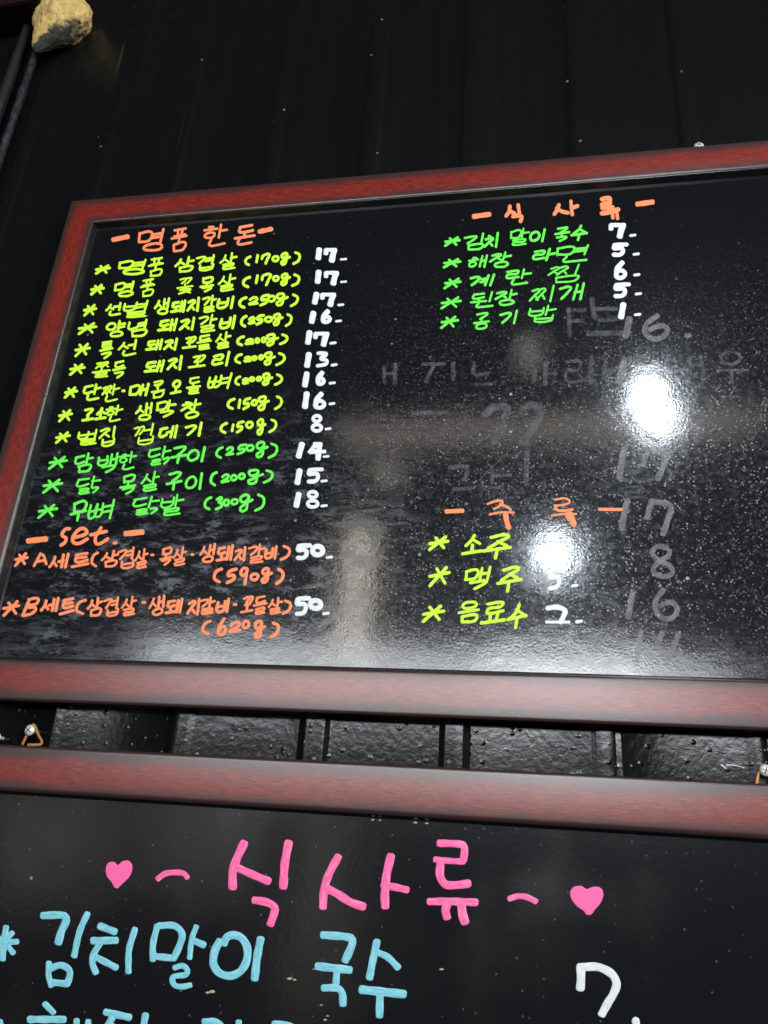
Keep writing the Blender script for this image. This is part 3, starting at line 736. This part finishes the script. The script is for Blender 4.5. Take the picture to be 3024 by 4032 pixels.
trace([([(530, 1450), (560, 1520), (660, 1520)], 36), ([(480, 1590), (735, 1590)], 34), ([(840, 1480), (890, 1540), (850, 1600)], 34)], G1, gs, 'faint')
trace([([(530, 135), (640, 140), (630, 175), (530, 180), (545, 215), (660, 215)], 22)], G2, gs, 'faint')
trace([([(1090, 740), (1030, 800)], 56), ([(1080, 745), (1190, 750), (1160, 850), (1100, 1000)], 60), ([(1300, 790), (1340, 735), (1420, 740), (1430, 810), (1370, 910), (1300, 1000)], 60)], G3, .5425, 'faint')
trace([([(580, 430), (740, 430)], 28), ([(660, 440), (600, 560)], 30), ([(800, 420), (800, 540)], 34), ([(300, 450), (300, 560)], 30), ([(380, 430), (378, 570)], 30), ([(300, 500), (380, 498)], 24), ([(500, 785), (760, 780)], 30),
       ([(950, 420), (955, 500), (1050, 500)], 30), ([(950, 580), (1080, 575)], 26), ([(1395, 470), (1385, 555)], 36), ([(1470, 430), (1470, 580)], 38), ([(1480, 500), (1550, 498)], 26),
       ([(770, 1180), (900, 1185), (880, 1270)], 34), ([(800, 1340), (930, 1330)], 30), ([(1080, 1180), (1085, 1290)], 30), ([(1090, 1240), (1220, 1235)], 26), ([(1050, 1330), (1230, 1325)], 28), ([(1340, 1000), (1330, 1290)], 40), ([(1430, 1170), (1530, 1165)], 34)], G3, .5425, 'faint')
# scratches in the sheet
pen = Pen()
for a, b in (((2290, 1855), (2410, 1910)), ((2450, 1850), (2560, 1950)), ((2340, 1740), (2390, 1790)), ((1870, 1905), (2010, 1770)), ((1950, 1985), (1990, 1930))):
    pen.stroke([a, ((a[0] + b[0]) / 2 + 3, (a[1] + b[1]) / 2 - 3), b], 2.2, 'round', hgt=.00008)
pen.done('scratch_marks', P['ghost'], upper)

# ---- lower board
Wo, Xo, Yo, Zo = (350, 3200), (1180, 3200), (2010, 3200), (0, 3500)
def big(color, groups, label, name='large_lettering'):
    o0, s0 = groups[0][:2]; p0 = s0[0][0][0]
    g = group_of(name, lower, label, (o0[0] + p0[0] * .5003, o0[1] + p0[1] * .5003))
    for org, segs, nm in groups:
        pen = Pen()
        for pts, wd in segs: poly(pen, org, pts, wd * 1.12, 'flat')
        pen.done(nm, P[color], g)
    return g
def heart(org, pts, label):
    pen = Pen(); pen.blob([(org[0] + a * .5003, org[1] + b * .5003) for a, b in pts]); pen.done('heart', P['heart'], lower, label)
heart(Wo, [(228, 410), (262, 382), (315, 378), (343, 425), (322, 500), (245, 578), (225, 597), (200, 588), (178, 548), (140, 500), (133, 430), (155, 392), (202, 388)], 'smaller pink heart at the left of the heading')
heart(Yo, [(600, 600), (560, 578), (500, 582), (470, 620), (475, 672), (520, 735), (580, 778), (596, 803), (635, 803), (662, 768), (710, 710), (731, 650), (722, 605), (690, 582), (640, 585)], 'larger pink heart at the right of the heading')
big('pink', [(Wo, [([(540, 522), (600, 480), (680, 470), (745, 478), (775, 510)], 42)], 'dash'),
             (Wo, [([(1222, 238), (1165, 360), (1132, 470), (1132, 590)], 62), ([(1165, 432), (1300, 492), (1415, 540)], 58), ([(1572, 235), (1542, 400), (1530, 585)], 62), ([(1300, 688), (1400, 705), (1462, 745), (1455, 800), (1428, 878)], 58)], 'syllable'),
             (Xo, [([(303, 345), (232, 480), (192, 600), (183, 745)], 58), ([(215, 598), (300, 640), (400, 705), (502, 740)], 60), ([(717, 340), (682, 500), (670, 640), (673, 740)], 62), ([(655, 572), (745, 585), (845, 608)], 54)], 'syllable'),
             (Xo, [([(1095, 240), (1285, 252), (1297, 285), (1290, 375)], 54), ([(1065, 368), (1160, 378), (1290, 385)], 46), ([(1108, 400), (1105, 500), (1150, 565), (1230, 570), (1330, 557)], 60), ([(1018, 700), (1200, 698), (1388, 706)], 56), ([(1160, 722), (1147, 770), (1160, 825)], 62), ([(1272, 722), (1282, 800), (1300, 862)], 66)], 'syllable'),
             (Yo, [([(-10, 678), (60, 657), (130, 665), (200, 700)], 44)], 'dash')], "large pink heading '- 식사류 -'", 'heading_lettering')
big('cyan', [(Zo, [([(47, 300), (30, 420), (20, 555)], 46), ([(98, 345), (40, 400), (-40, 470)], 40), ([(135, 415), (60, 420), (0, 425)], 44), ([(105, 505), (50, 440), (-20, 380)], 42)], 'asterisk'),
             (Zo, [([(335, 210), (505, 210), (520, 250), (485, 330), (458, 425)], 56), ([(688, 195), (625, 340), (583, 530)], 46), ([(385, 580), (382, 680), (402, 765)], 42), ([(400, 625), (480, 600), (545, 640), (545, 700), (525, 750)], 50), ([(405, 735), (530, 748)], 50)], 'syllable'),
             (Zo, [([(785, 292), (905, 338)], 54), ([(728, 408), (915, 405)], 54), ([(785, 428), (735, 520), (728, 590), (755, 660)], 48), ([(765, 542), (915, 620)], 50), ([(1062, 315), (1015, 480), (1010, 655)], 46)], 'syllable'),
             (Zo, [([(1238, 290), (1205, 430), (1202, 560)], 46), ([(1250, 290), (1370, 290), (1432, 350), (1415, 440), (1365, 550)], 50), ([(1215, 530), (1360, 545)], 52), ([(1545, 295), (1508, 400), (1492, 545)], 40), ([(1515, 402), (1605, 442)], 50), ([(1372, 622), (1435, 605), (1475, 640), (1462, 675), (1362, 695), (1370, 755), (1430, 770), (1498, 757)], 42)], 'syllable'),
             (Wo, [([(1060, 1032), (1085, 980), (1135, 962), (1200, 985), (1245, 1060), (1240, 1170), (1190, 1250), (1110, 1285), (1025, 1260), (980, 1190), (990, 1090), (1030, 1010)], 58), ([(1352, 992), (1322, 1150), (1305, 1308)], 58)], 'syllable'),
             (Xo, [([(180, 962), (400, 985), (415, 1025), (358, 1165)], 58), ([(138, 1208), (395, 1238)], 60), ([(292, 1240), (285, 1345)], 50), ([(185, 1380), (300, 1382), (335, 1425), (340, 1510)], 54)], 'syllable'),
             (Xo, [([(608, 1012), (578, 1150), (550, 1302)], 54), ([(612, 1100), (690, 1135), (775, 1220)], 50), ([(485, 1392), (820, 1428)], 64), ([(632, 1428), (628, 1600)], 56)], 'syllable')], "large blue line '* 김치말이 국수'", 'menu_line')
ZO2 = (0, 3860)
big('cyan', [(ZO2, [([(352, 185), (420, 255)], 46), ([(230, 308), (505, 308)], 54), ([(290, 440), (300, 390), (370, 370), (440, 400), (440, 450), (360, 490), (300, 470)], 46), ([(603, 312), (596, 480)], 44), ([(695, 320), (690, 480)], 46), ([(600, 400), (690, 398)], 40), ([(0, 320), (10, 360)], 40)], 'syllable'),
             (ZO2, [([(830, 250), (1020, 292)], 54), ([(885, 290), (845, 360), (790, 440)], 50), ([(870, 350), (980, 430)], 46), ([(1145, 270), (1110, 480)], 50)], 'syllable'),
             ((700, 3860), [([(205, 325), (290, 325), (345, 365), (330, 420)], 50), ([(480, 325), (468, 500)], 46), ([(480, 420), (560, 440)], 46), ([(760, 335), (760, 480)], 44), ([(760, 340), (900, 370), (900, 480)], 48)], 'syllable')], 'top of the next large blue line, cut by the picture edge', 'menu_line')
g7 = group_of('price_lettering', lower, "large white price '7.'", (Yo[0] + 276, Yo[1] + 602))
for nm, segs in (('digit', (([(552, 1205), (555, 1290), (550, 1385)], 70), ([(565, 1215), (690, 1215), (795, 1268), (835, 1345), (808, 1430), (765, 1500), (718, 1588)], 68))), ('dot', (([(985, 1640), (988, 1655)], 66),))):
    pen = Pen()
    for pts, wd in segs: poly(pen, Yo, pts, wd, 'flat' if len(pts) > 2 else 'round')
    pen.done(nm, P['bigwhite'], g7)
# flakes stuck to the lower board
pen = Pen()
for x, y, r in ((835, 3905, 9), (818, 3908, 6), (1140, 3853, 7), (1160, 3858, 5), (1468, 3228, 5), (1495, 3230, 4), (1635, 3239, 6), (1680, 3242, 5), (1290, 4000, 4), (1280, 4015, 5), (1235, 3816, 3), (1265, 3957, 4), (1738, 3816, 6)):
    pen.blob([(x + r * (1.3 + .4 * random.random()) * math.cos(t), y + r * (.5 + .3 * random.random()) * math.sin(t)) for t in [i * .9 for i in range(7)]], .0006)
o = pen.done('paint_flakes', P['scrap'], lower); o['kind'] = 'stuff'

# ------------------------------------------------------------------ screws and hangers in the gap
STEEL = N('pale_zinc').set(Base_Color=(.62, .61, .55), Roughness=.42, Metallic=.35)
SLOTM = N('dark_recess').set(Base_Color=(.10, .085, .06), Roughness=.6, Metallic=.4)
def copper():
    k = N('copper_wire_plate'); n = k.noise(k.coord('Object'), 300, 4)
    return k.set(Base_Color=k.mix(n, (.30, .13, .035), (.52, .25, .07)), Roughness=.42, Metallic=.55)
COP = copper()
def lathe(prof, seg=36):
    vs, fs = [], []
    for (r, y) in prof:
        for i in range(seg): vs.append((r * math.cos(2 * math.pi * i / seg), y, r * math.sin(2 * math.pi * i / seg)))
    for j in range(len(prof) - 1):
        for i in range(seg):
            k = (i + 1) % seg; fs.append((j*seg + i, j*seg + k, (j+1)*seg + k, (j+1)*seg + i))
    return vs, fs
def screw(px, py, rpx, label, ang=0.6, Y=.6555):
    p = at(px, py, Y); r = (at(px + rpx, py, Y) - p).length
    root = empty('wall_screw', label, 'screw', (p.x, WALL, p.z), 'screws holding the boards')
    dz = Y - WALL
    prof = [(0, -.42 * r), (r * .25, -.41 * r), (r * .6, -.33 * r), (r * .88, -.17 * r), (r, .02 * r), (r * .97, .12 * r), (r * .4, .14 * r), (r * .36, .3 * r), (r * .36, WALL - Y)]
    vs, fs = lathe(prof); h = link('head', mesh('head', vs, fs), STEEL, root, (0, dz, 0), True)
    bm = bmesh.new()
    for a in (ang, ang + math.pi / 2):
        mm = Matrix.Rotation(a, 4, 'Y') @ Matrix.Translation((0, -.40 * r, 0)) @ Matrix.Diagonal((r * 1.15, r * .10, r * .17, 1))
        bmesh.ops.create_cube(bm, size=1, matrix=mm)
    me = bpy.data.meshes.new('cross_slot'); bm.to_mesh(me); bm.free()
    link('cross_slot', me, SLOTM, h)
    return root
screw(117, 2875, 19.5, 'pale cross-head screw at the left of the gap, over a copper hanger', .62)
screw(3014, 3033, 25, 'pale cross-head screw at the right edge of the gap', .35)
screw(-14, 2903, 17, 'pale screw cut by the left picture edge between the boards', .3)
screw(2752, 575, 20, 'pale screw peeking over the top rail of the upper board', .6)

def hanger(loops, board, name='hanger'):
    """bent copper plate: open polyline swept with a flat section"""
    Y = .6585; bm_v, fs = [], []
    for pts, wpx in loops:
        path = smooth_path(pts, 3); n = len(path); b = len(bm_v)
        for i, p in enumerate(path):
            a = path[max(0, i - 1)]; c = path[min(n - 1, i + 1)]; L = math.dist(a, c) or 1
            nx, ny = -(c[1] - a[1]) / L, (c[0] - a[0]) / L
            for s, yy in ((-1, Y), (-1, Y - .0012), (-.7, Y - .0018), (.7, Y - .0018), (1, Y - .0012), (1, Y)):
                bm_v.append(at(p[0] + nx * wpx / 2 * s, p[1] + ny * wpx / 2 * s, yy))
        for i in range(n - 1):
            for j in range(6): k = (j + 1) % 6; fs.append((b + i*6 + j, b + (i+1)*6 + j, b + (i+1)*6 + k, b + i*6 + k))
        fs.append(tuple(b + j for j in range(6))); fs.append(tuple(b + (n-1)*6 + j for j in range(6)))
    o = link(name, mesh(name, [v - board.location for v in bm_v], fs), COP, board)
    return o
hanger([([(128, 2852), (138, 2858), (152, 2895), (165, 2920), (161, 2930), (140, 2932), (108, 2932)], 11), ([(104, 2897), (88, 2932)], 11)], lower)
hanger([([(3000, 3012), (2992, 3030), (2984, 3060), (2980, 3088)], 13), ([(3005, 3010), (3030, 3040)], 12)], lower)
# a hook and the board's own wire eye seen through the hanger
# white drip of old paint on the wall
pen = Pen()
dp = [at(x, y, WALL) for x, y in ((2839, 3011), (2848, 3018), (2855, 3026))]
def wall_stroke(pts, wpx, mat, name):
    vs, fs = [], []; path = smooth_path(pts, 3); n = len(path)
    for i, p in enumerate(path):
        a = path[max(0, i - 1)]; c = path[min(n - 1, i + 1)]; L = math.dist(a, c) or 1
        nx, ny = -(c[1] - a[1]) / L, (c[0] - a[0]) / L
        k = wpx / 2 * (1 - .5 * i / n)
        for s, h in ((-1, -.0002), (-.6, .0006), (.6, .0006), (1, -.0002)):
            vs.append(at(p[0] + nx * k * s, p[1] + ny * k * s, WALL - h))
    for i in range(n - 1):
        for j in range(3): fs.append((i*4 + j, (i+1)*4 + j, (i+1)*4 + j + 1, i*4 + j + 1))
    fs.append((0, 1, 2, 3)); fs.append(tuple(4 * (n - 1) + q for q in (3, 2, 1, 0)))
    return link(name, mesh(name, vs, fs), mat, wall, smooth=True)
wall_stroke([(2858, 3012), (2895, 3014), (2930, 3023)], 5, P['white'], 'paint_drip')
wall_stroke([(2838, 3011), (2848, 3017), (2856, 3027)], 7, P['white'], 'paint_drip')

# ------------------------------------------------------------------ upper left corner: pipe, post, ledge, foam lump
BLK = N('black_paint_satin')
nb = BLK.bump(BLK.noise(BLK.coord('Object'), 60, 4), .5, .004)
BLK = BLK.set(Base_Color=(.010, .011, .011), Roughness=.38, Normal=nb)
def tube(name, p, q, r, mat, beads=()):
    """vertical-ish pipe from p to q with swollen joints"""
    ax = q - p; L = ax.length; ax.normalize(); s = ax.cross(Vector((0, 1, 0))).normalized(); t = ax.cross(s)
    vs, fs = [], []; n = 90; seg = 20
    for j in range(n + 1):
        u = j / n; rr = r * (1 + .05 * math.sin(u * 31))
        for b in beads: rr += r * .38 * math.exp(-((u - b) * L / (r * 1.1)) ** 2)
        c = p + ax * L * u
        for i in range(seg): a = 2 * math.pi * i / seg; vs.append(c + (s * math.cos(a) + t * math.sin(a)) * rr)
    for j in range(n):
        for i in range(seg): k = (i + 1) % seg; fs.append((j*seg + i, j*seg + k, (j+1)*seg + k, (j+1)*seg + i))
    return link(name, mesh(name, vs, fs), mat, smooth=True)
PY = .655
p1, p0 = at(128, 245, PY), at(10, 600, PY)
xx = (p1.x + p0.x) / 2
PIPEM = N('worn_black_pipe'); nn = PIPEM.noise(PIPEM.coord('Object'), 130, 5, .7)
PIPEM = PIPEM.set(Base_Color=PIPEM.mix(PIPEM.mr(nn, .4, .7), (.007, .008, .009), (.045, .05, .052)), Roughness=.36)
zt, zb = at(160, 120, PY).z, 1.2
o = tube('conduit_pipe', Vector((xx, PY, zb)), Vector((xx, PY, zt)), .0045, PIPEM, [(at(x, y, PY).z - zb) / (zt - zb) for x, y in ((125, 250), (86, 370), (56, 447), (20, 545))])
tag(o, 'thin black jointed pipe running down the wall under the beige lump', 'pipe')
x2 = (at(105, 130, PY).x + at(20, 330, PY).x) / 2
o = tube('conduit_pipe', Vector((x2, .657, 1.2)), Vector((x2, .657, at(105, 25, PY).z)), .007, BLK)
tag(o, 'smooth dark pipe at the left edge, left of the jointed pipe', 'pipe')
# ledge across the top left corner
a, b = at(-60, 30, .62), at(150, 8, .62)
vs = [(a.x - .3, .62, a.z), (b.x, .62, a.z), (b.x, WALL - .001, a.z), (a.x - .3, WALL - .001, a.z)]
vs += [(x, y, z + .06) for x, y, z in vs]
fs = [(0, 1, 2, 3), (7, 6, 5, 4), (0, 4, 5, 1), (1, 5, 6, 2), (2, 6, 7, 3), (3, 7, 4, 0)]
bm = bmesh.new(); 
for v in vs: bm.verts.new(v)
bm.verts.ensure_lookup_table()
for f in fs: bm.faces.new([bm.verts[i] for i in f])
bmesh.ops.bevel(bm, geom=list(bm.edges), offset=.0018, segments=2, affect='EDGES')
me = bpy.data.meshes.new('ledge'); bm.to_mesh(me); bm.free()
tag(link('wooden_ledge', me, N('dark_maroon_ledge').set(Base_Color=(.010, .004, .005), Roughness=.3)), 'dark maroon ledge crossing the top left corner of the wall', 'ledge')
# foam lump
def foam():
    from mathutils import noise as mn
    bm = bmesh.new(); bmesh.ops.create_icosphere(bm, subdivisions=6, radius=1)
    c = at(235, 62, .64); R = (at(345, 62, .64) - at(125, 62, .64)).length / 2
    for v in bm.verts:
        p = v.co.copy(); n = p.normalized()
        k = 1 + .13 * mn.noise(n * 1.7 + Vector((3, 1, 2))) + .05 * mn.noise(n * 5) + .028 * mn.noise(n * 13) - .035 * max(0, mn.noise(Vector((n.x * 9, n.y * 9, n.z * 3)) + Vector((5, 5, 5)))) 
        q = n * k
        # lower left spout
        t = max(0, n.dot(Vector((-.26, -.25, -.93)).normalized())) ** 9
        q += Vector((-.20, -.05, -.66)) * t
        if q.x > .2 and q.z < 0: q.z *= 1 - .30 * min(1, (q.x - .2) * 1.4)
        v.co = Vector((c.x + q.x * R * .88, .648 + q.y * R * .62, c.z + q.z * R * .93))
    me = bpy.data.meshes.new('foam'); bm.to_mesh(me); bm.free()
    k = N('weathered_foam'); v = k.coord('Object')
    n1 = k.noise(v, 55, 6, .7, .6); n2 = k.noise(k.coord('Object', scale=(1, 1, .5), rot=(0, .6, 0)), 190, 5, .7)
    col = k.ramp(n1, [(.34, (.34, .22, .07)), (.56, (.60, .42, .14)), (.78, (.70, .54, .25))])
    col = k.mix(k.mr(n2, .58, .68, 0, .7), col, (.10, .075, .035))
    # soot and black overspray on its lower right side
    xx, yy, zz = k.sep(v)[0:3]
    s = k.math('ADD', k.math('MULTIPLY', zz, -1.0), k.math('MULTIPLY', xx, .75))
    ref = -(c.z) + .75 * c.x
    s = k.math('ADD', k.math('SUBTRACT', s, ref), k.math('MULTIPLY', k.math('SUBTRACT', k.noise(v, 80, 5, .7), .5), .035))
    col = k.mix(k.mr(s, R * .78, R * 1.02), col, (.018, .02, .014))
    nb = k.bump(n2, .9, .003)
    k.set(Base_Color=col, Roughness=.8, Normal=nb)
    return tag(link('foam_lump', me, k.m, smooth=True), 'rough beige lump of hardened foam stuck in the top left corner of the wall', 'foam lump')
foam()
